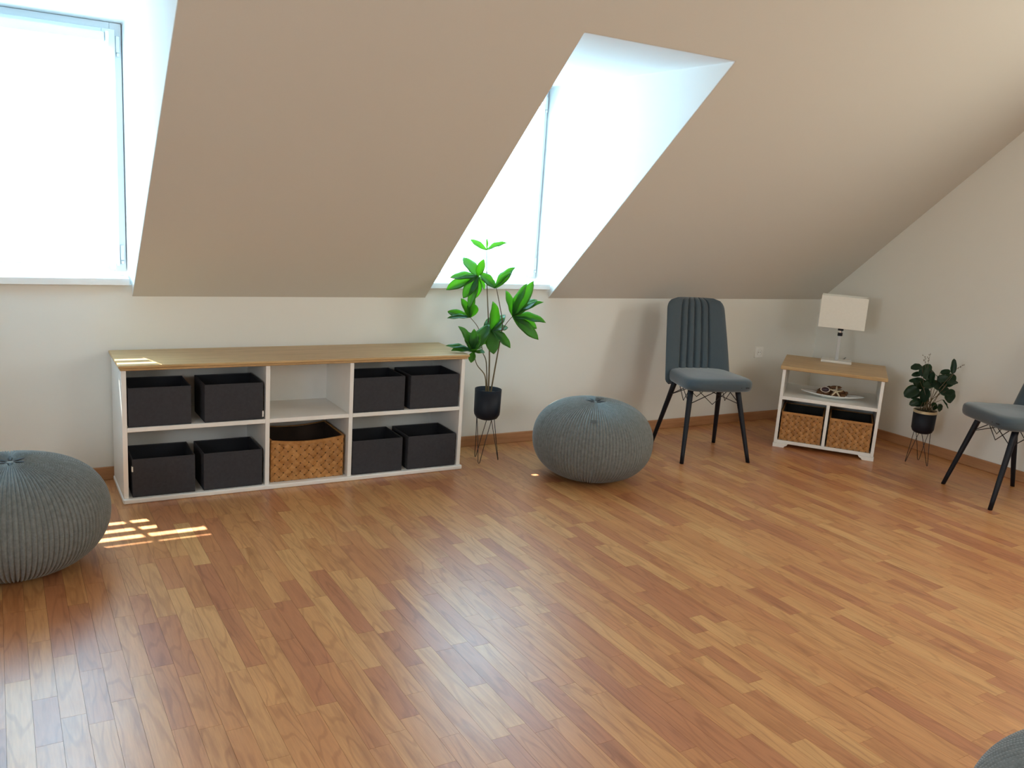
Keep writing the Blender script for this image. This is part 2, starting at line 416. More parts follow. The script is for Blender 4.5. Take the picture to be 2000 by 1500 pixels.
for p in ceil.data.polygons:
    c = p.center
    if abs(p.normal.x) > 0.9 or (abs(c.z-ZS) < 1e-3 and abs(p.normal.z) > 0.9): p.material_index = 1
# side walls (gables) and the wall behind the camera
def gable(y0, y1): return [(y0, 0)]
mb = MB()
GW = (-3.90, -2.80, 1.26, 2.46)          # gable window opening (y0,y1,z0,z1)
def prof(y): return min(zsl(y), ZC, KZ + SL*(y-YF))
cuts = sorted({YF, YF-YC, GW[0], GW[1], YC, 0.0})
for a, b in zip(cuts, cuts[1:]):
    if a >= GW[0]-1e-6 and b <= GW[1]+1e-6:
        mb.quad((XR, a, -0.01), (XR, b, -0.01), (XR, b, GW[2]), (XR, a, GW[2])); mb.quad((XR, a, GW[3]), (XR, b, GW[3]), (XR, b, prof(b)), (XR, a, prof(a)))
    else: mb.quad((XR, a, -0.01), (XR, b, -0.01), (XR, b, prof(b)), (XR, a, prof(a)))
y0, y1, z0, z1 = GW
for P in (((y0, z0), (y1, z0)), ((y1, z0), (y1, z1)), ((y1, z1), (y0, z1)), ((y0, z1), (y0, z0))):
    (a, b), (c, d) = P; mb.quad((XR, a, b), (XR, c, d), (XR+0.25, c, d), (XR+0.25, a, b))
struct(mb.build('wall_right', M['wall'], fix=True), 'cream gable wall with sloping top edge')
mb = MB(); GL = (-4.90, -3.70, 1.00, 2.10); cuts = sorted({YF, YF-YC, GL[0], GL[1], YC, 0.0})
for a, b in zip(cuts, cuts[1:]):
    if a >= GL[0]-1e-6 and b <= GL[1]+1e-6:
        mb.quad((XL, a, -0.01), (XL, b, -0.01), (XL, b, GL[2]), (XL, a, GL[2])); mb.quad((XL, a, GL[3]), (XL, b, GL[3]), (XL, b, prof(b)), (XL, a, prof(a)))
    else: mb.quad((XL, a, -0.01), (XL, b, -0.01), (XL, b, prof(b)), (XL, a, prof(a)))
y0, y1, z0, z1 = GL
for P in (((y0, z0), (y1, z0)), ((y1, z0), (y1, z1)), ((y1, z1), (y0, z1)), ((y0, z1), (y0, z0))):
    (a, b), (c, d) = P; mb.quad((XL, a, b), (XL, c, d), (XL-0.25, c, d), (XL-0.25, a, b))
struct(mb.build('wall_left', M['wall'], fix=True), 'cream gable wall at the other end of the attic')
struct(MB().box(XL, XR, YF-0.1, YF, -0.01, KZ).build('wall_front', M['wall']), 'low cream wall opposite the dormers')
# baseboards
BH = 0.066
struct(MB().box(XL, XR-0.016, -0.015, 0.0, 0.0, BH).build('baseboard_back', M['baseboard'], bevel=0.003), 'reddish wood baseboard along the low wall')
bo = MB().box(0, 6.4, -0.0155, 0.0, 0.0, BH).build('baseboard_right', M['baseboard'], bevel=0.003)
bo.location = (XR, 0, 0); bo.rotation_euler = (0, 0, -PI/2); struct(bo, 'reddish wood baseboard along the gable wall')
# the gable window (outside the picture, it lights the chairs)
gw = struct(thing('window_3', 'white gable window', None))
def ring(mb, x0, x1, z0, z1, w, y0, y1):
    mb.box(x0, x0+w, y0, y1, z0, z1); mb.box(x1-w, x1, y0, y1, z0, z1); mb.box(x0+w, x1-w, y0, y1, z0, z0+w); mb.box(x0+w, x1-w, y0, y1, z1-w, z1); return mb
g = ring(MB(), 0, GW[1]-GW[0], GW[2], GW[3], 0.05, 0, 0.06).build('window_frame', M['pvc'], gw, bevel=0.003)
gp = MB().box(0.05, GW[1]-GW[0]-0.05, 0.028, 0.034, GW[2]+0.05, GW[3]-0.05).build('window_pane', M['glass'], gw)
gw.location = (XR+0.09, GW[0], 0); gw.rotation_euler = (0, 0, PI/2)
gl = struct(thing('window_5', 'white window in the far gable', None, (XL-0.03, GL[0], 0), PI/2))
ring(MB(), 0, GL[1]-GL[0], GL[2], GL[3], 0.05, 0, 0.06).build('window_frame', M['pvc'], gl, bevel=0.003)
MB().box(0.05, GL[1]-GL[0]-0.05, 0.028, 0.034, GL[2]+0.05, GL[3]-0.05).build('window_pane', M['glass'], gl)
# added glowing fill panel on the opposite slope, no opening (behind the camera)
rw_ = struct(thing('roof_fill_light', 'added cream fill panel with frame on the opposite slope', None, (3.0, -5.30, zsl(0)+SL*(-5.30-YF)-0.004)))
rw_.rotation_euler = (math.atan(SL)-PI/2, 0, 0)
ring(MB(), -0.70, 0.70, -0.55, 0.55, 0.06, 0.0, 0.03).build('window_frame', M['pvc'], rw_, bevel=0.003)  # frame set around the added fill panel
MB().quad((-0.64, 0.02, -0.49), (-0.64, 0.02, 0.49), (0.64, 0.02, 0.49), (0.64, 0.02, -0.49)).build('fill_panel', M['roof_fill'], rw_)

# dormer windows with sill, and their roller blinds
def dormer_window(name, label, D, slits, blabel):
    x0, x1 = D; root = struct(thing(name, label, None, (x0, WY, 0))); Wd = x1-x0
    za, zb = SILL+0.012, ZS
    ring(MB(), 0.004, Wd-0.004, za, zb-0.002, 0.052, -0.02, 0.06).build('window_frame', M['pvc'], root, bevel=0.003)
    ring(MB(), 0.034, Wd-0.034, za+0.030, zb-0.034, 0.058, -0.045, -0.021).build('sash', M['pvc'], root, bevel=0.004)
    MB().box(0.092, Wd-0.092, -0.03, -0.024, za+0.088, zb-0.092).build('window_pane', M['glass'], root)
    for z in (zb-0.135, za+0.06):
        h = MB(); h.box(Wd-0.030, Wd-0.012, -0.034, -0.021, z, z+0.075); h.box(Wd-0.028, Wd-0.014, -0.038, -0.021, z-0.018, z-0.003)
        h.build('hinge', M['pvc'], root, bevel=0.003)
    sl_ = MB(); sl_.box(0.002, Wd-0.014, -WY-0.035, -0.021, SILL-0.0335, SILL)
    sl_.build('window_sill', M['reveal'], root, bevel=0.003, seg=2)
    # blind
    b = thing('roller_blind', blabel, 'blind', (x0, WY-0.046, 0), group=None)
    fx0, fx1 = 0.070, Wd-0.088; ztop = zb-0.055; zbot = za+0.045
    MB().box(fx0-0.005, fx1+0.005, -0.050, -0.002, ztop-0.048, ztop).build('cassette', M['pvc'], b, bevel=0.010, seg=3)
    for xx in (fx0-0.022, fx1+0.006):
        MB().box(xx, xx+0.016, -0.054, -0.0005, ztop-0.056, ztop+0.004).build('bracket', M['pvc'], b, bevel=0.003)
    fm = MB(); xc = sorted({fx0, fx1, *[q for s_ in slits for q in s_[:2]]}); zc = sorted({zbot, ztop-0.04, *[q for s_ in slits for q in s_[2:]]})
    for i in range(len(xc)-1):
        for j in range(len(zc)-1):
            cx, cz = (xc[i]+xc[i+1])/2, (zc[j]+zc[j+1])/2
            if any(s_[0] < cx < s_[1] and s_[2] < cz < s_[3] for s_ in slits): continue
            fm.quad((xc[i], -0.018, zc[j]), (xc[i+1], -0.018, zc[j]), (xc[i+1], -0.018, zc[j+1]), (xc[i], -0.018, zc[j+1]))
    fo = fm.build('fabric', M['blind'], b, fix=True)
    MB().box(fx0-0.003, fx1+0.003, -0.026, -0.012, zbot-0.016, zbot+0.001).build('bottom_bar', M['pvc'], b, bevel=0.004)
    MB().box(fx1+0.010, fx1+0.034, -0.022, -0.0005, zbot-0.030, zbot+0.004).build('wire_clip', M['pvc'], b, bevel=0.003)
    MB().tube([(fx1+0.016, -0.014, zbot-0.01), (fx1+0.016, -0.014, ztop-0.02)], 0.0012, 6).build('guide_wire', M['pvc'], b)
    return root
s1 = [(0.675, D1[1]-D1[0]-0.088, 1.190, 1.228)]
for z, h in ((1.361, 0.056), (1.523, 0.060), (1.685, 0.066), (1.829, 0.008)):
    for a, b in ((0.27, 0.508), (0.536, D1[1]-D1[0]-0.088)): s1.append((a, b, z-h/2, z+h/2))
dormer_window('window_1', 'white plastic dormer window above the grey pouf and the sideboard end', D1, s1, 'white roller blind drawn down over the window beside the sideboard')
s2 = [(0.20, 0.232, 1.335, 1.375), (0.36, 0.56, 1.575, 1.612)]
dormer_window('window_2', 'white plastic dormer window behind the tall plant', D2, s2, 'white roller blind drawn down over the window behind the tall plant')

# ------------------------------------------------------------------ sideboard
SX0, SX1, SYF, SYB, SH = 0.465, 2.215, -0.400, -0.018, 0.655
sb = thing('sideboard', 'long low white open sideboard with oak top and six compartments', 'sideboard', (SX0, SYB, 0))
Wd = SX1-SX0; Dp = SYB-SYF; t = 0.021
tp = MB().box(-0.012, Wd+0.016, -Dp-0.020, 0, SH-0.008, SH+0.006).box(-0.006, Wd+0.010, -Dp-0.012, 0, SH-0.020, SH-0.008).build('top', M['oak_top'], sb, bevel=0.0035)
tag(tp, 'oak veneer top')
for a in (0, Wd-t): MB().box(a, a+t, -Dp, 0, 0.024, SH-0.020).build('side_panel', M['white'], sb, bevel=0.0015)
DV = (1.118-SX0, 1.550-SX0)
for a in DV: MB().box(a, a+t, -Dp, -0.008, 0.024, SH-0.020).build('divider', M['white'], sb, bevel=0.0015)
for a, b in ((t, DV[0]), (DV[0]+t, DV[1]), (DV[1]+t, Wd-t)): MB().box(a, b, -Dp+0.001, -0.008, 0.343, 0.364).build('shelf', M['white'], sb, bevel=0.0015)
MB().box(-0.004, Wd+0.010, -Dp-0.012, 0, 0.0, 0.024).build('plinth', M['white'], sb, bevel=0.006, seg=3)
MB().box(t, Wd-t, -0.008, -0.002, 0.024, SH-0.020).build('back_panel', M['white'], sb)

# fabric boxes
def fabric_box(name, label, x0, x1, yf, z, h, rz=0.0, depth=0.240, tagside=None, group='charcoal fabric boxes in the sideboard'):
    w = x1-x0; o = thing(name, label, 'box', ((x0+x1)/2, yf+depth/2, z), rz, group)
    k = 0.005; W2, D2_ = w/2, depth/2
    m = MB(); m.box(-W2, W2, -D2_, D2_, 0, k)
    m.box(-W2, W2, -D2_, -D2_+k, k, h); m.box(-W2, W2, D2_-k, D2_, k, h); m.box(-W2, -W2+k, -D2_+k, D2_-k, k, h); m.box(W2-k, W2, -D2_+k, D2_-k, k, h)
    m.build('box_body', M['box'], o, bevel=0.0018)
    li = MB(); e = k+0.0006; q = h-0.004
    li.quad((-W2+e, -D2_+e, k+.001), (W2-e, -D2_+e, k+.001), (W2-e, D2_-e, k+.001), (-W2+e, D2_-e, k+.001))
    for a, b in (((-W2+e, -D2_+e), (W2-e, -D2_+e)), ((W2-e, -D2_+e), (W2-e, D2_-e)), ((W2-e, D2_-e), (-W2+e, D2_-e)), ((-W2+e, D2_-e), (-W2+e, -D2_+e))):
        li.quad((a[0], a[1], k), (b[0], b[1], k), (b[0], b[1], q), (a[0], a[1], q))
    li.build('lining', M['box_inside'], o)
    if tagside:
        sx = W2 if tagside > 0 else -W2
        MB().box(sx-0.004 if tagside > 0 else sx-0.002, sx+0.003 if tagside > 0 else sx+0.004, -D2_-0.0015, -D2_+0.014, *((0.012, 0.042) if tagside > 0 else (h-0.06, h-0.035))).build('label_tag', M['tag_white'], o)
    return o
zs, zb_ = 0.3645, 0.0245; H = 0.186
fabric_box('storage_box', 'charcoal fabric box on upper shelf at the pouf end of the sideboard', 0.492, 0.768, -0.394, zs, H)
fabric_box('storage_box', 'charcoal fabric box on upper shelf with a small white tag, beside the empty compartment', 0.828, 1.106, -0.394, zs, H, 0.008, tagside=1)
fabric_box('storage_box', 'charcoal fabric box in lower row at the pouf end of the sideboard', 0.505, 0.785, -0.394, zb_, H, -0.012, tagside=-1)
fabric_box('storage_box', 'charcoal fabric box in lower row, between another box and the woven basket', 0.822, 1.104, -0.394, zb_, H, 0.01)
fabric_box('storage_box', 'charcoal fabric box on upper shelf touching the divider of the empty compartment, plant half', 1.576, 1.862, -0.394, zs, H)
fabric_box('storage_box', 'charcoal fabric box on upper shelf against the side panel next to the tall plant', 1.897, 2.186, -0.394, zs, H, -0.006)
fabric_box('storage_box', 'charcoal fabric box in lower row beside the woven basket, plant half of the sideboard', 1.578, 1.862, -0.394, zb_, H)
fabric_box('storage_box', 'charcoal fabric box in lower row at the corner next to the plant stand', 1.897, 2.184, -0.394, zb_, H, -0.008)

# woven chip baskets
def basket(label, loc, rz, w, depth, h, sag, inside, group='woven wood chip baskets', pitch=0.030):
    o = thing('woven_basket', label, 'basket', loc, rz, group)
    W2, D2_ = w/2, depth/2; k = 0.006
    def top(x): return h - sag*(1-(x/W2)**2)
    m = MB(); m.box(-W2+.004, W2-.004, -D2_+.004, D2_-.004, 0, k)
    n = 12
    for i in range(n):
        a = -W2+.004+(w-.008)*i/n; b = -W2+.004+(w-.008)*(i+1)/n
        for y0, y1 in ((-D2_+.004, -D2_+.010), (D2_-.010, D2_-.004)):
            kk = len(m.v); m.v += [(a, y0, k), (b, y0, k), (b, y1, k), (a, y1, k), (a, y0, top(a)-.004), (b, y0, top(b)-.004), (b, y1, top(b)-.004), (a, y1, top(a)-.004)]
            m.f += [(kk, kk+3, kk+2, kk+1), (kk+4, kk+5, kk+6, kk+7), (kk, kk+1, kk+5, kk+4), (kk+2, kk+3, kk+7, kk+6), (kk+1, kk+2, kk+6, kk+5), (kk+3, kk, kk+4, kk+7)]
    m.box(-W2+.004, -W2+.010, -D2_+.010, D2_-.010, k, h-.004); m.box(W2-.010, W2-.004, -D2_+.010, D2_-.010, k, h-.004)
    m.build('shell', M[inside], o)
    # diagonal ribbons, over and under
    hw = pitch*0.405
    def ribbons(Wf, Hf, topf):
        out = []
        L = pitch/6/math.sqrt(2)
        zz = [q*L for q in range(-3, int((Hf+hw)/L)+2)]
        for sgn in (1, -1):
            c = -Hf - 2*pitch*math.sqrt(2)
            while c < Wf+pitch:
                seg = []
                for z in zz:
                    x = c+z if sgn > 0 else c+Hf-z
                    if -hw < x < Wf+hw and -hw < z < topf(x-Wf/2)+hw*0.5:
                        seg.append((x-Wf/2, z, math.sin(PI*(z*math.sqrt(2)-Hf/math.sqrt(2))/pitch+PI/2)*sgn))
                if len(seg) > 3: out.append((sgn, seg))
                c += pitch*math.sqrt(2)
        return out
    def ribbon_mesh(m, sgn, seg, place):
        d = Vector((1, 1)) if sgn > 0 else Vector((-1, 1)); d.normalize(); nrm = Vector((-d.y, d.x))
        k0 = len(m.v)
        for (x, z, q) in seg:
            for s_ in (-1, 1):
                for dy in (0.0, 0.0012):
                    X, Z = x+nrm.x*hw*s_, z+nrm.y*hw*s_
                    m.v.append(place(X, min(h-0.003, max(0.001, Z)), 0.0018+0.0026*q-dy))
        for i in range(len(seg)-1):
            a = k0+i*4; b = a+4
            m.f += [(a, a+2, b+2, b), (a+1, b+1, b+3, a+3), (a, b, b+1, a+1), (a+2, a+3, b+3, b+2)]
    for sgn, seg in ribbons(w, h, top):
        m = MB(); ribbon_mesh(m, sgn, seg, lambda X, Z, q: (min(W2, max(-W2, X)), -D2_+.003-q, min(Z, top(min(W2, max(-W2, X)))-.003))); m.build('strip', M['chip'], o, smooth=False)
    m = MB()
    for sgn, seg in ribbons(depth, h, lambda x: h):
        for sd in (-1, 1):
            ribbon_mesh(m, sgn, seg, (lambda X, Z, q, sd=sd: (sd*(W2-.002+q), min(D2_, max(-D2_, X)), Z)))
    for sgn, seg in ribbons(w, h, top): ribbon_mesh(m, sgn, seg, lambda X, Z, q: (min(W2, max(-W2, X)), D2_-.003+q, min(Z, top(min(W2, max(-W2, X)))-.004)))
    so_ = m.build('side_weave', M['chip'], o); so_['kind'] = 'stuff'
    # folded rim band
    pts = []
    for i in range(17): xx = -W2+w*i/16; pts.append((xx, -D2_, top(xx)))
    m = MB()
    def band(P, nrm):
        for (a, b) in zip(P, P[1:]):
            a, b = Vector(a), Vector(b); q = Vector(nrm)*0.0052; z = Vector((0, 0, 0.014))
            vs_ = [a-z+q, b-z+q, b+q, a+q, b-q*0.9, a-q*0.9]
            m.quad(vs_[0], vs_[1], vs_[2], vs_[3]); m.quad(vs_[3], vs_[2], vs_[4], vs_[5])
            m.quad(vs_[5], vs_[4], b-q*0.9-z, a-q*0.9-z)
    band(pts, (0, -1, 0)); band([(p[0], D2_, p[2]) for p in reversed(pts)], (0, 1, 0))
    band([(W2, -D2_, h), (W2, D2_, h)], (1, 0, 0)); band([(-W2, D2_, h), (-W2, -D2_, h)], (-1, 0, 0))
    m.build('rim', M['chip'], o)
    return o
basket('large woven wood-chip basket with a sagging rim in the sideboard', ((1.149+1.535)/2, -0.388+0.165, zb_), 0, 0.378, 0.31, 0.222, 0.016, 'basket_inside', pitch=0.031)

# ------------------------------------------------------------------ poufs
def pouf_mesh(R_=0.335, H_=0.432, ribs=112, per=8, rings=200):
    nu = ribs*per; m = MB()
    us = np.arange(nu)/nu*2*PI; vsn = np.linspace(-PI/2*0.985, PI/2*0.985, rings+1)
    verts = np.zeros((rings+1, nu, 3))
    arc = 0
    for j, v in enumerate(vsn):
        cr = abs(math.cos(v))**0.72; sz = math.copysign(abs(math.sin(v))**0.95, v)
        z = H_/2 + H_/2*sz; r = R_*cr
        if v > 1.0: z -= 0.012*max(0, (1-r/0.09))          # gathered dip at the top
        fade = min(1.0, r/(R_*0.22))
        tw = us + 0.0
        ph = us*ribs
        ribp = np.abs(np.cos(ph/2))**0.8                      # rounded rib, sharp valley
        st = 0.5+0.5*np.cos(j*PI + (np.floor(ph/(2*PI)) % 2)*PI)   # staggered stitches
        dsp = (0.0066*ribp + 0.0030*st*ribp)*fade - 0.004*fade
        # slightly soft, uneven filling
        soft = 1 + 0.010*np.sin(2*us+0.6)*math.cos(v) + 0.006*np.sin(3*us+2.0)*math.cos(v)
        nz_ = math.sin(v); nr = math.cos(v)
        rr_ = r*soft + dsp*nr
        verts[j, :, 0] = rr_*np.cos(us); verts[j, :, 1] = rr_*np.sin(us); verts[j, :, 2] = np.maximum(z + dsp*nz_, 0.0005)
    m.v = verts.reshape(-1, 3).tolist()
    for j in range(rings):
        b = j*nu
        for i in range(nu): i2 = (i+1) % nu; m.f.append((b+i, b+i2, b+nu+i2, b+nu+i))
    m.f.append(tuple(reversed(range(nu)))); m.f.append(tuple(range(rings*nu, (rings+1)*nu)))
    return m.mesh('knitted_cover', M['knit'], True), H_
pm, PH = pouf_mesh()
slit_me = MB().grid(lambda u, v: ((0.004+0.050*u)*1.0+0.008, (0.0075*math.sin(PI*u)+0.0005)*math.cos(2*PI*v), (0.0035*math.sin(PI*u)+0.0003)*math.sin(2*PI*v)), 10, 8).mesh('gather_slit', M['tag_dark'], True)
def pouf(label, x, y, rz, with_tag=False, sz=1.0):
    o = thing('knitted_pouf', label, 'pouf', (x, y, 0), rz, 'grey knitted poufs')
    c = bpy.data.objects.new('knitted_cover', pm); C.objects.link(c); c.parent = o; c.scale = (1, 1, sz)
    for k in range(6):
        s_ = bpy.data.objects.new('gather_slit', slit_me); C.objects.link(s_); s_.parent = o
        s_.location = (0, 0, (PH-0.006)*sz); s_.rotation_euler = (0, -0.06, k*PI/3+0.2)
    MB().lathe([(0.001, -0.004), (0.011, -0.003), (0.013, 0.0), (0.010, 0.003), (0.001, 0.004)], 14, (0, 0, (PH-0.010)*sz)).build('gather_knot', M['knit'], o, smooth=True)
    if with_tag:
        tg = MB().box(-0.014, 0.014, -0.0012, 0.0012, -0.008, 0.008).build('label_tag', M['tag_grey'], o, bevel=0.0008)
        P = at(1171, 826, (x, y, 0)); loc = Matrix.Rotation(-rz, 4, 'Z') @ (Vector((CAM.x-x, CAM.y-y, 0)).normalized()*0.2665)
        tg.location = (loc.x, loc.y, 0.376*sz); a = math.atan2(loc.y, loc.x); tg.rotation_euler = Euler((math.radians(-38), 0, a+PI/2))
    return o
pouf('grey knitted pouf standing beside the end of the long sideboard', 0.012, -0.975, 0.3, sz=0.985)
pouf('grey knitted pouf between the tall plant and the chair under the slope', 2.870, -0.746, 1.3, True, sz=1.02)
pouf('grey knitted pouf alone in the open floor, away from the walls', 2.05, -3.93, 2.2)

# ------------------------------------------------------------------ tall plant
def wire_leg(root, foot, c, topz, mat, spread=0.9, rtop=0.055):
    f = Vector(foot); a = math.atan2(f.y, f.x); d = spread/2*1.35
    A = Vector((rtop*math.cos(a-d), rtop*math.sin(a-d), topz)); B = Vector((rtop*math.cos(a+d), rtop*math.sin(a+d), topz))
    t_ = (B-A).normalized(); low = Vector((f.x, f.y, 0.0022))
    MB().tube([A, A.lerp(low, 0.5), low-t_*0.005+Vector((0, 0, 0.006)), low, low+t_*0.005+Vector((0, 0, 0.006)), B.lerp(low, 0.5), B], 0.0021, 6).build('wire_leg', mat, root, smooth=True)
def leaf_meshes(name, mat, kind, n=3):
    out = []
    for q in range(n):
        m = MB(); curl = (0.10, 0.22, 0.16)[q % 3]; fold = (0.16, 0.10, 0.22)[q % 3]
        if kind == 'long':
            wd = lambda s_: max(0.010, 0.5*math.sin(PI*min(1.0, 0.03+0.97*s_)**1.12)**0.72)
        else:
            wd = lambda s_: 0.5*math.sqrt(max(0.0004, 1-(2*s_-1)**2))*(1.0+0.10*math.cos(PI*s_*1.3))
        def fn(u, v):
            s_ = v; x = (u-0.5)*2*wd(s_)
            z = -curl*s_*s_ + fold*abs(x)*0.9 + 0.012*math.sin(14*s_+q)*abs(x)*4
            return (x, s_, z)
        m.grid(fn, 6, 12); me = m.mesh(name, mat, True)
        # give the blade a little thickness
        bm = bmesh.new(); bm.from_mesh(me); bmesh.ops.solidify(bm, geom=list(bm.faces), thickness=0.006); bm.to_mesh(me); bm.free()
        me.polygons.foreach_set('use_smooth', [True]*len(me.polygons)); out.append(me)
    return out
def put_leaf(root, me, base, tip, width, face):
    base, tip = Vector(base), Vector(tip); y = tip-base; L = y.length; y.normalize()
    z = Vector(face); z = (z - y*z.dot(y)).normalized(); x = y.cross(z)
    o = bpy.data.objects.new('leaf', me); C.objects.link(o); o.parent = root
    o.matrix_local = Matrix(((x.x*width, y.x*L, z.x*L, base.x), (x.y*width, y.y*L, z.y*L, base.y), (x.z*width, y.z*L, z.z*L, base.z), (0, 0, 0, 1)))
    return o
PC = Vector((2.426, -0.302, 0))
pl = thing('potted_plant', 'tall leafy green plant in a black pot on wire legs, beside the sideboard', 'potted plant', PC)
MB().lathe([(0.0, 0.252), (0.040, 0.253), (0.062, 0.262), (0.074, 0.282), (0.0765, 0.300), (0.078, 0.432), (0.0755, 0.432), (0.074, 0.40), (0.0, 0.40)], 40, cap0=False, cap1=False).build('pot', M['black_metal'], pl, smooth=True)
MB().lathe([(0.0, 0.412), (0.05, 0.411), (0.0735, 0.405)], 24, cap0=False, cap1=False).build('soil', M['soil'], pl)
for f in ((2.407, -0.229), (2.365, -0.353), (2.507, -0.325)): wire_leg(pl, (f[0]-PC.x, f[1]-PC.y, 0), None, 0.262, M['black_wire'], 1.35, 0.058)
cp = lambda x, y, off=0.0: at(840+x/3.123, 440+y/3.125, PC, off) - PC
def stem(pts, r0_, r1_, dep):
    P = [cp(x, y, d) for (x, y), d in zip(pts, dep)]
    # smooth
    Q = []
    for i in range(len(P)-1):
        a, b = P[i], P[i+1]; pa = P[max(0, i-1)]; pb = P[min(len(P)-1, i+2)]
        for k in range(5):
            tt = k/5; Q.append(0.5*((2*a)+(b-pa)*tt+(2*pa-5*a+4*b-pb)*tt*tt+(3*a-3*b+pb-pa)*tt**3))
    Q.append(P[-1]); n = len(Q)
    MB().tube(Q, [r0_+(r1_-r0_)*i/(n-1) for i in range(n)], 7).build('stem', M['stem'], pl, smooth=True)
stem([(355, 1032), (362, 800), (355, 560), (347, 360), (345, 155)], 0.0052, 0.0018, [0, 0, 0.0, 0.0, 0.0])
stem([(368, 1032), (400, 850), (432, 670), (440, 580), (405, 385)], 0.0048, 0.0022, [0, -0.01, -0.02, -0.03, -0.04])
stem([(340, 1032), (335, 920), (285, 850), (265, 772)], 0.0038, 0.0020, [0, -0.03, -0.08, -0.12])
stem([(347, 1032), (343, 840), (320, 770), (300, 640), (245, 562)], 0.0036, 0.0018, [0.01, 0.02, 0.02, 0.0, -0.02])
stem([(436, 650), (465, 600), (503, 556)], 0.0022, 0.0018, [-0.022, -0.04, -0.06])
stem([(348, 362), (318, 335), (290, 312)], 0.0020, 0.0016, [0, -0.02, -0.03])
stem([(360, 700), (362, 670), (370, 642)], 0.0026, 0.0018, [0, -0.02, -0.04])
LM = leaf_meshes('leaf', M['leaf'], 'long')
def whorl(node, tips, dep):
    for k, t_ in enumerate(tips):
        tx, ty = t_[0], t_[1]; wd = t_[2] if len(t_) > 2 else 0.055
        dd = t_[3] if len(t_) > 3 else random.uniform(-0.07, 0.07)
        b = cp(node[0], node[1], dep); tp_ = cp(tx, ty, dep+dd)
        view = (CAM-PC-b).normalized()
        face = view*0.75 + Vector((random.uniform(-.5, .5), random.uniform(-.5, .5), random.uniform(0.2, 0.8)))
        if dep < -0.09: face = Vector((view.x*0.5, view.y*0.5, 1.0))
        put_leaf(pl, random.choice(LM), b, tp_, wd*1.18, face)
whorl((345, 152), [(250, 80, .030, .0), (463, 94, .034, 0), (349, 76, .012, 0)], 0.0)
whorl((290, 312), [(214, 182, .062), (325, 212, .040), (130, 298, .044), (94, 382, .058), (203, 440, .056), (282, 448, .048), (345, 392, .040), (178, 312, .026), (240, 500, .040, -.08)], -0.03)
whorl((397, 384), [(308, 285, .052), (511, 240, .046), (497, 288, .030), (345, 300, .040)], -0.04)
whorl((245, 562), [(100, 522, .040), (106, 546, .030), (198, 448, .044), (268, 470, .060), (258, 345, .034, .02)], -0.02)
whorl((504, 557), [(488, 402, .052), (632, 436, .074), (626, 352, .058), (558, 360, .050), (676, 450, .046), (707, 572, .054), (667, 684, .056), (570, 632, .046), (664, 622, .052), (610, 540, .050)], -0.06)
whorl((371, 642), [(404, 478, .070), (448, 528, .056), (388, 782, .066), (502, 738, .056), (482, 604, .044), (352, 560, .056), (455, 560, .040), (330, 735, .050), (440, 690, .050), (330, 600, .046)], -0.04)
whorl((265, 772), [(196, 612, .056), (302, 742, .050, -.09), (232, 646, .062), (357, 598, .070), (296, 664, .052), (270, 640, .050), (102, 722, .040, -.05), (138, 746, .050, -.07), (248, 836, .036, -.03), (325, 762, .040)], -0.12)

# ------------------------------------------------------------------ small plant
PC2 = Vector((5.166, -1.227, 0))
p2 = thing('potted_plant', 'small round-leaved plant in a black pot with brass rim on wire legs', 'potted plant', PC2)
MB().lathe([(0.0, 0.205), (0.045, 0.206), (0.060, 0.216), (0.0685, 0.236), (0.071, 0.345), (0.0690, 0.345), (0.066, 0.32), (0.0, 0.32)], 40, cap0=False, cap1=False).build('pot', M['black_metal'], p2, smooth=True)
MB().lathe([(0.0716, 0.341), (0.0722, 0.341), (0.0722, 0.358), (0.0690, 0.358), (0.0690, 0.345)], 40, cap0=False, cap1=False).build('rim_band', M['gold'], p2, smooth=False)
MB().lathe([(0.0, 0.345), (0.05, 0.344), (0.066, 0.338)], 24, cap0=False, cap1=False).build('soil', M['soil'], p2)
for f in ((5.106, -1.185), (5.234, -1.190), (5.158, -1.307)): wire_leg(p2, ((f[0]-PC2.x)*1.0, (f[1]-PC2.y)*1.0, 0), None, 0.214, M['black_wire'], 1.3, 0.052)
cp2 = lambda x, y, off=0.0: at(1720+x/4.286, 660+y/4.286, PC2, off) - PC2
LR = leaf_meshes('leaf', M['leaf_small'], 'round')
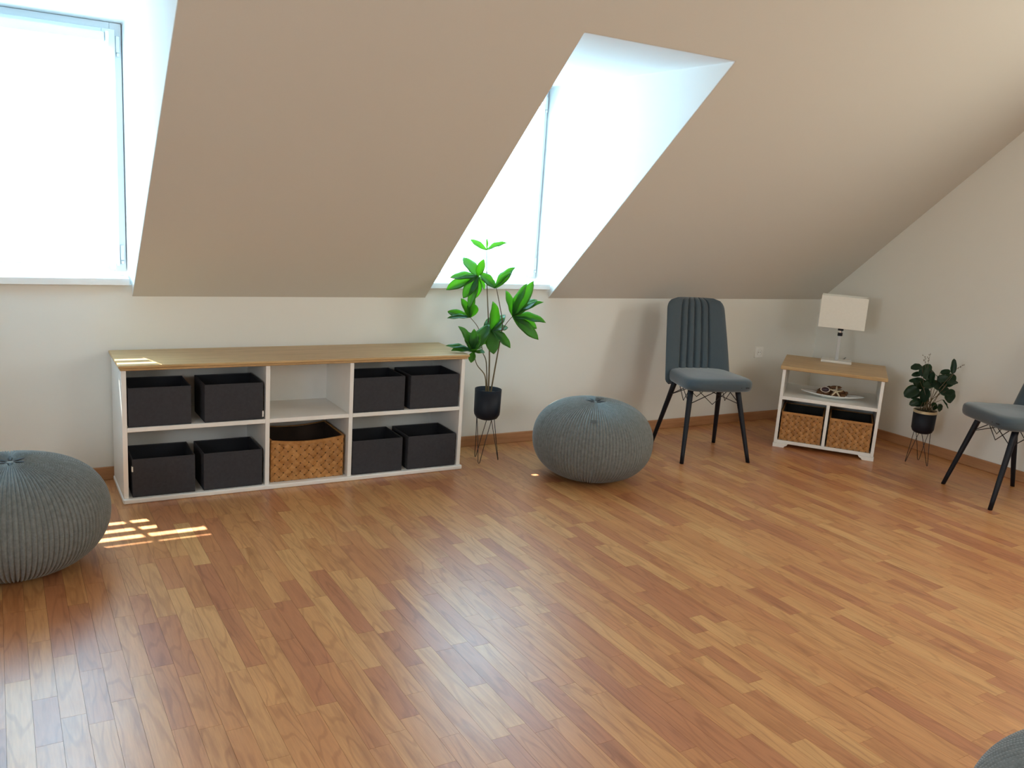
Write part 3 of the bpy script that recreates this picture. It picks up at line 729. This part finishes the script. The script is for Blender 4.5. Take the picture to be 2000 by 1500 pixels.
for (x_, y_, s_, asp, ang) in ((305, 240, 50, .8, 170), (375, 270, 60, .8, 60), (462, 302, 55, .85, -20), (545, 284, 48, .5, 10), (572, 352, 66, .9, 60), (300, 305, 40, .6, 190), (330, 382, 60, .85, 150), (285, 360, 45, .7, 170), (412, 385, 55, .8, 40), (480, 402, 62, .9, -10), (258, 452, 66, .85, 200), (290, 480, 40, .8, 230), (370, 480, 62, .9, 250), (362, 525, 55, .8, 260), (540, 450, 60, .95, -30), (582, 490, 66, .9, -45), (600, 372, 50, .8, 20), (290, 540, 50, .7, 200), (450, 575, 50, .5, 300), (610, 238, 62, .42, 95), (500, 588, 46, .6, -60), (430, 335, 50, .8, 90), (395, 300, 55, .8, 80), (545, 555, 55, .2, -50), (330, 560, 40, .5, 180), (520, 340, 45, .8, 30)):
    dd = random.uniform(-0.05, 0.04); a = math.radians(ang); L = s_/4.286/275*1.85
    c_ = cp2(x_, y_, dd); dirv = (rt*math.cos(a)+Vector((0, 0, 1))*math.sin(a)) + Vector((random.uniform(-.3, .3), random.uniform(-.3, .3), random.uniform(-.2, .2))); dirv.normalize()
    b_ = c_-dirv*L*0.5
    put_leaf(p2, random.choice(LR), b_, c_+dirv*L*0.5, L*asp*0.95, (CAM-PC2).normalized()+Vector((random.uniform(-.6, .6), random.uniform(-.6, .6), random.uniform(0, .7))))
    if L > 0.068:
        g0 = Vector((random.uniform(-.03, .03), random.uniform(-.03, .03), 0.342)); mid = g0.lerp(b_, 0.55)+Vector((0, 0, 0.02))
        MB().tube([g0, mid, b_], [0.0022, 0.0018, 0.0012], 6).build('stem', M['stem'], p2, smooth=True)
for pts in (((390, 300), (400, 200), (418, 125)), ((380, 290), (372, 200), (368, 150)), ((590, 330), (640, 255), (705, 222))):
    P = [cp2(*q) for q in pts]; m = MB().tube([Vector((0, 0, 0.342)), P[0], P[1], P[2]], [0.0016, 0.0013, 0.0010, 0.0006], 5)
    for k in range(6):
        q = P[1].lerp(P[2], k/6)+Vector((random.uniform(-.012, .012), random.uniform(-.012, .012), random.uniform(-.004, .01)))
        m.lathe([(0.0003, -0.004), (0.0028, 0), (0.0003, 0.005)], 6, q); m.tube([P[1].lerp(P[2], k/6), q], 0.0005, 4)
    m.build('sprig', M['twig'], p2)

# ------------------------------------------------------------------ chairs
def make_chair(label, loc, rz):
    o = thing('dining_chair', label, 'chair', loc, rz, 'slate velvet chairs')
    # local: x across, -y is the front, seat front at y=-0.225
    ZT, TH = 0.525, 0.078
    def seat_fn_outline(a):
        # rounded trapezoid: wide at front
        cs, sn = math.cos(a), math.sin(a)
        p_ = 5.5; r_ = (abs(cs)**p_+abs(sn)**p_)**(-1/p_)
        x_, y_ = r_*cs, r_*sn
        wx = 0.235-0.020*(y_+1)
        return x_*wx, y_*0.225-0.005
    N = 64; prof_ = [(0.0, 1.0), (0.45, 1.0), (0.80, 0.985), (0.93, 0.93), (0.985, 0.80), (1.0, 0.62), (1.0, 0.35), (0.985, 0.14), (0.95, 0.03), (0.85, 0.0), (0.0, 0.0)]
    m = MB()
    for s_, hh in prof_:
        for i in range(N):
            x_, y_ = seat_fn_outline(2*PI*i/N); m.v.append((x_*max(s_, .001), (y_+0.005)*max(s_, .001)-0.005, ZT-TH+TH*hh + (0.006*(1-s_) if hh > .9 else 0)))
    for j in range(len(prof_)-1):
        for i in range(N):
            a = j*N+i; b = j*N+(i+1) % N; m.f.append((a+N, b+N, b, a))
    st = m.build('seat', M['velvet'], o, smooth=True, fix=True)
    MB().box(0.150, 0.172, -0.2303, -0.2230, ZT-0.050, ZT-0.044).build('label_tag', M['tag_dark'], st)
    MB().lathe([(0.0005, 0), (0.003, 0), (0.003, 0.0015), (0.0005, 0.002)], 10).build('stud', M['tag_dark'], st).matrix_local = Matrix.Translation((0.118, -0.2295, ZT-0.048)) @ Matrix.Rotation(PI/2, 4, 'X')
    # backrest: curved padded shell, vertical stitched channels in the middle
    ZB0, ZB1 = 0.425, 0.968
    seams = (-0.46, -0.23, 0.0, 0.23, 0.46)
    def back(u, v, side):
        # v: height 0..1, u 0..1 across
        e = 2*u-1
        hw = 0.230 - 0.030*v**1.3
        rc = 0.14
        if v > 1-rc: q = (v-(1-rc))/rc; hw *= (1-0.36*(1-math.sqrt(max(0, 1-q**2.4))))
        if v < 0.06: hw *= 1-0.10*(1-v/0.06)**2
        x_ = e*hw; z_ = ZB0 + (ZB1-ZB0)*v
        lean = 0.165 + 0.135*v**1.1
        wrap = -0.055*(abs(e)**2.6)*(1-0.35*v)            # sides come forward
        th = 0.030*(1-abs(e)**8)*(1-max(0, (v-0.93)/0.07)**2*0.9)*(1-max(0, (0.05-v)/0.05)**2*0.8)+0.002
        y_ = lean + wrap
        if side > 0:
            f_ = y_ - th
            shift = 0.10*(1-v)
            es = e + shift*0.9 - 0.0
            if -0.5 < es < 0.5 or True:
                dmin = min(abs(es-s_) for s_ in seams)
                f_ += 0.016*math.exp(-(dmin/0.026)**2)*(1 if v < 0.985 else 0.3)
                if abs(es) < 0.46:
                    f_ -= 0.005*(1-(dmin/0.115-1)**2)
            return (x_, f_, z_)
        return (x_, y_+th*0.75, z_)
    m = MB(); nu, nv = 120, 36
    m.grid(lambda u, v: back(u, v, 1), nu, nv); m.grid(lambda u, v: back(u, v, -1), nu, nv, flip=True)
    K = (nu+1)*(nv+1)
    for i in range(nu):
        m.f.append((i+1, i, K+i, K+i+1)); t0 = nv*(nu+1)+i; m.f.append((t0, t0+1, K+t0+1, K+t0))
    for j in range(nv):
        a = j*(nu+1); b = a+nu+1; m.f.append((a, b, K+b, K+a)); a += nu; b += nu; m.f.append((b, a, K+a, K+b))
    m.build('backrest', M['velvet'], o, smooth=True, fix=True)
    tops, feet = {}, {}
    for sx in (-1, 1):
        for sy in (-1, 1):
            T_ = Vector((sx*0.160, sy*0.110, ZT-TH+0.006)); Ft = Vector((sx*0.228, sy*0.226, 0.0))
            tops[sx, sy], feet[sx, sy] = T_, Ft
            m = MB(); n = 8
            P = [T_.lerp(Ft, k/n) for k in range(n+1)]
            k0 = 0
            for i, q in enumerate(P):
                r_ = 0.0185-0.0062*i/n
                for s_ in range(14): a = 2*PI*s_/14; m.v.append((q.x+r_*math.cos(a), q.y+r_*math.sin(a), q.z))
            for i in range(n):
                for s_ in range(14): a = i*14+s_; b = i*14+(s_+1) % 14; m.f.append((a+14, b+14, b, a))
            m.f.append(tuple(range(14))); m.f.append(tuple(n*14+s_ for s_ in reversed(range(14))))
            m.build('leg', M['black_leg'], o, smooth=True, bevel=0.0)
    zt = ZT-TH-0.001
    legp = lambda k, z: tops[k].lerp(feet[k], (tops[k].z-z)/tops[k].z)
    order = ((-1, -1), (1, -1), (1, 1), (-1, 1))
    for i in range(4):
        a, b = order[i], order[(i+1) % 4]
        A, B = legp(a, 0.352), legp(b, 0.352); TA, TB = tops[a].copy(), tops[b].copy(); TA.z = TB.z = zt
        A.lerp(B, 0.05); inn = (Vector((0, 0, 0.385))-A.lerp(B, .5)).normalized()*0.03
        U = lambda f: TA.lerp(TB, f)+inn*0.4
        low = A.lerp(B, 0.5)+inn; low.z = 0.345
        MB().tube([A, U(0.72)], 0.0027, 6).build('brace_wire', M['black_wire'], o, smooth=True)
        MB().tube([B, U(0.28)], 0.0027, 6).build('brace_wire', M['black_wire'], o, smooth=True)
        MB().tube([U(0.12), low, U(0.88)], 0.0027, 6).build('brace_wire', M['black_wire'], o, smooth=True)
    return o
ch = make_chair('slate velvet chair with channelled back and black legs, under the roof slope', (3.852, -0.574, 0), math.atan2(-0.117, 0.436))
dup(ch, (5.020, -1.890, 0), math.atan2(-0.907, -0.42), 'slate velvet chair with black legs, along the gable wall by the small plant', 'slate velvet chairs')

# ------------------------------------------------------------------ corner cabinet
A0 = Vector((4.4894, -0.6106, 0)); cdx = Vector((0.62546, -0.78026, 0)); rzc = math.atan2(cdx.y, cdx.x)
cw, cdp = 0.631, 0.53
cb = thing('corner_cabinet', 'small white open cabinet with oak top, set diagonally in the corner', 'cabinet', A0, rzc)
tp = MB().box(-0.016, cw+0.016, -0.014, cdp+0.006, 0.532, 0.556).build('top', M['oak_top'], cb, bevel=0.004); tag(tp, 'oak veneer top')
t = 0.020
for a in (0, cw-t): MB().box(a, a+t, 0, cdp, 0.028, 0.532).build('side_panel', M['white'], cb, bevel=0.0015)
MB().box(t, cw-t, 0.001, cdp, 0.328, 0.351).build('shelf', M['white'], cb, bevel=0.0015)
MB().box(0.303, 0.323, 0.001, cdp, 0.048, 0.328).build('divider', M['white'], cb, bevel=0.0015)
MB().box(t, cw-t, 0.0005, cdp, 0.027, 0.048).build('bottom_board', M['white'], cb, bevel=0.0015)
MB().box(t, cw-t, cdp-0.008, cdp-0.002, 0.048, 0.328).build('back_panel', M['white'], cb)
for y_ in (-0.006, cdp-0.024):
    for sgn in (0, 1):
        poly = [(-0.004, 0), (0.068, 0), (0.074, 0.010), (0.084, 0.014), (0.094, 0.0265), (-0.004, 0.0265)]
        if sgn: poly = [(cw-a, b) for a, b in reversed(poly)]
        MB().prism(poly, y_, y_+0.028).build('foot', M['white'], cb, bevel=0.001, fix=True)
R3 = Matrix.Rotation(rzc, 3, 'Z')
loc = lambda x, y, z: A0 + R3 @ Vector((x, y, z))
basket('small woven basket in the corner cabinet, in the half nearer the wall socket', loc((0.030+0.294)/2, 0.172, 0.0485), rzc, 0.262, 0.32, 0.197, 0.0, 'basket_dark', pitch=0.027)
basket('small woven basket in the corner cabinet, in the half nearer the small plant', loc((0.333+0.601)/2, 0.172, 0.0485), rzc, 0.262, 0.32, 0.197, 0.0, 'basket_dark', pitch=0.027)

# lamp
LB = Vector((5.037, -0.584, 0.5565))
lp = thing('table_lamp', 'chrome table lamp with white rectangular shade on the corner cabinet', 'lamp', LB, rzc)
MB().box(-0.100, 0.100, -0.065, 0.065, 0.0, 0.016).build('base', M['lamp_white'], lp, bevel=0.002)
MB().box(-0.011, 0.011, -0.011, 0.011, 0.016, 0.185).build('pole', M['pole'], lp, bevel=0.0015)
MB().lathe([(0.0165, 0.185), (0.0165, 0.208), (0.015, 0.209), (0.015, 0.222), (0.0185, 0.223), (0.0185, 0.262), (0.0, 0.262)], 20).build('bulb_socket', M['black_metal'], lp, smooth=False)
MB().lathe([(0.0172, 0.2085), (0.0172, 0.2225)], 20, cap0=False, cap1=False).build('chrome_ring', M['chrome'], lp)
MB().lathe([(0.0005, 0.262), (0.012, 0.264), (0.020, 0.285), (0.028, 0.315), (0.020, 0.340), (0.0005, 0.347)], 18, cap0=False, cap1=False).build('bulb', M['dish'], lp, smooth=True)
z0, z1, k = 0.243, 0.462, 0.004
m = MB()
for a, b, c, d in ((-0.150, 0.150, -0.080, -0.080+k), (-0.150, 0.150, 0.080-k, 0.080), (-0.150, -0.150+k, -0.080+k, 0.080-k), (0.150-k, 0.150, -0.080+k, 0.080-k)): m.box(a, b, c, d, z0, z1)
sh = m.build('shade', M['shade'], lp, bevel=0.0015)
m = MB().tube([(-0.147, 0, z1-0.012), (0.147, 0, z1-0.012)], 0.002, 6); m.tube([(0, 0, 0.26), (0.03, 0, 0.30), (0.032, 0, z1-0.03), (0, 0, z1-0.012)], 0.0018, 6); m.build('shade_carrier', M['black_wire'], lp)
MB().tube([(0.012, 0.066, 0.006), (0.03, 0.10, 0.004), (0.05, 0.16, 0.004), (0.06, 0.24, 0.004)], 0.003, 6).build('cord', M['black_wire'], lp, smooth=True)

# dish with shells
DS = loc(0.325, 0.145, 0.3515)
L2, W2 = 0.205, 0.062
def dishf(u, v, dz):
    e = 2*u-1; w_ = W2*math.sqrt(max(0.0, 1-abs(e)**2.2)); q = 2*v-1
    return (e*L2, q*w_, 0.0005+dz+0.004+0.030*abs(e)**2.2 + 0.020*(q*q)*(1-abs(e)**3) - (0.004 if abs(e) < .35 and abs(q) < .5 else 0))
m = MB(); nu, nv = 40, 12
m.grid(lambda u, v: dishf(u, v, 0.004), nu, nv); m.grid(lambda u, v: dishf(u, v, 0.0), nu, nv, flip=True)
K = (nu+1)*(nv+1)
for i in range(nu):
    m.f.append((i+1, i, K+i, K+i+1)); t0 = nv*(nu+1)+i; m.f.append((t0, t0+1, K+t0+1, K+t0))
dsh = m.build('boat_dish', M['dish'], smooth=True, fix=True); dsh.location = DS; dsh.rotation_euler = (0, 0, rzc)
tag(dsh, 'long white boat-shaped dish on the middle shelf of the corner cabinet', 'dish')
def blob(name, label, cat, P, rad, mat, group=None, rot=(0, 0, 0), bumps=0.0):
    m = MB(); rx, ry, rz_ = rad
    ph = random.random()*6
    def fn(u, v):
        a = 2*PI*u; b = -PI/2+PI*v; k_ = 1+bumps*math.sin(5*a+ph)*math.sin(7*b+ph)
        return (rx*math.cos(a)*math.cos(b)*k_, ry*math.sin(a)*math.cos(b)*k_, rz_*math.sin(b)*k_)
    m.grid(fn, 20, 12, close_u=True); o = m.build(name, mat, smooth=True, fix=True); o.location = P; o.rotation_euler = (rot[0], rot[1], rot[2]+rzc)
    if label: tag(o, label, cat, group)
    return o
ld = lambda x, y, z: DS + R3 @ Vector((x, y, z))
PODS = (((-0.070, 0.018, 0.039), (0.026, 0.018, 0.018), 'shaggy dark brown pod at the window-side end of the pods in the dish'), ((-0.022, 0.028, 0.050), (0.028, 0.018, 0.026), 'tall dark brown pod behind the ring-mouthed shell in the dish'),
        ((0.046, 0.026, 0.042), (0.034, 0.017, 0.020), 'large light brown pod behind the starfish in the dish'), ((0.014, -0.014, 0.030), (0.024, 0.016, 0.016), 'brown pod under the starfish in the dish'),
        ((0.070, -0.014, 0.032), (0.024, 0.014, 0.013), 'flat brown pod between the starfish and the pebble in the dish'), ((-0.078, -0.014, 0.030), (0.022, 0.014, 0.014), 'brown pod in front of the shaggy pod in the dish'),
        ((0.016, 0.000, 0.078), (0.040, 0.011, 0.011), 'long curved brown pod lying across the top of the pods in the dish'), ((-0.036, -0.004, 0.030), (0.024, 0.014, 0.014), 'brown pod below the ring-mouthed shell in the dish'))
random.seed(5)
for q, r_, lb in PODS:
    blob('seed_pod', lb, 'seed pod', ld(*q), r_, M['pod'], 'dried pods in the dish', (0, random.uniform(-.12, .12), random.uniform(-.3, .3)), 0.14)
pod = blob('seed_pod', 'small round brown pod at the plant-side end of the pods in the dish', 'seed pod', ld(0.088, 0.014, 0.046), (0.012, 0.011, 0.010), M['pod'], 'dried pods in the dish', bumps=0.1)
# ring-mouthed shell
sh = thing('sea_shell', 'pale sea shell with a dark purple oval mouth in the white dish', 'shell', ld(-0.046, -0.030, 0.060), rzc)
m = MB()
for i in range(28):
    a = 2*PI*i/28
    for j in range(8):
        b = 2*PI*j/8; rr = 1+0.14*math.cos(b); m.v.append((0.028*math.cos(a)*rr, 0.0035*math.sin(b), 0.018*math.sin(a)*rr))
for i in range(28):
    for j in range(8): m.f.append((i*8+j, ((i+1) % 28)*8+j, ((i+1) % 28)*8+(j+1) % 8, i*8+(j+1) % 8))
m.build('shell_lip', M['shell'], sh, smooth=True)
MB().grid(lambda u, v: (0.0275*math.cos(2*PI*u)*math.cos(PI/2*v), 0.002+0.012*math.sin(PI/2*v), 0.0178*math.sin(2*PI*u)*math.cos(PI/2*v)), 24, 6, close_u=True).build('shell_mouth', M['shell_dark'], sh, smooth=True)
# starfish
m = MB(); n = 10; pts = []
for k_ in range(60):
    a = 2*PI*k_/60; r_ = 0.011+0.034*max(0, math.cos(2.5*((a+PI/5) % (2*PI/5)-PI/5)*1.0))**5
    pts.append((r_*math.cos(a+PI/2), r_*math.sin(a+PI/2)))
m.v.append((0, -0.006, 0)); m.v += [(x_, -0.002, z_) for x_, z_ in pts]; m.v += [(x_, 0.002, z_) for x_, z_ in pts]; m.v.append((0, 0.003, 0))
for k_ in range(60):
    j = (k_+1) % 60; m.f += [(0, 1+k_, 1+j), (1+k_, 61+k_, 61+j, 1+j), (121, 61+j, 61+k_)]
sf = m.build('starfish', M['starfish'], smooth=True, fix=True); sf.location = ld(0.024, -0.042, 0.058); sf.rotation_euler = (math.radians(-40), 0, rzc)
tag(sf, 'pale dried starfish leaning on the pods in the white dish', 'starfish')
blob('pebble', 'small clear white pebble at the end of the pods in the dish', 'pebble', ld(0.092, -0.022, 0.024), (0.012, 0.009, 0.007), M['dish'])

# ------------------------------------------------------------------ wall outlet
wo = thing('wall_outlet', 'square white wall socket on the low wall beside the corner cabinet', 'outlet', (4.886, -0.0005, 0.525))
MB().box(-0.041, 0.041, -0.010, 0, -0.041, 0.041).build('cover_plate', M['outlet'], wo, bevel=0.003)
so2 = MB().lathe([(0.021, 0.0), (0.023, 0.0), (0.023, 0.004), (0.021, 0.004), (0.0205, -0.004), (0.0005, -0.004)], 28, cap0=False, cap1=False).build('socket_cup', M['outlet'], wo, smooth=False)
so2.matrix_local = Matrix.Translation((0, -0.0105, 0)) @ Matrix.Rotation(PI/2, 4, 'X')
for dx in (-0.0095, 0.0095):
    c_ = MB().lathe([(0.0005, 0), (0.0026, 0), (0.0026, 0.001), (0.0005, 0.001)], 10).build('contact_hole', M['pinhole'], wo); c_.matrix_local = Matrix.Translation((dx, -0.0102, 0)) @ Matrix.Rotation(PI/2, 4, 'X')
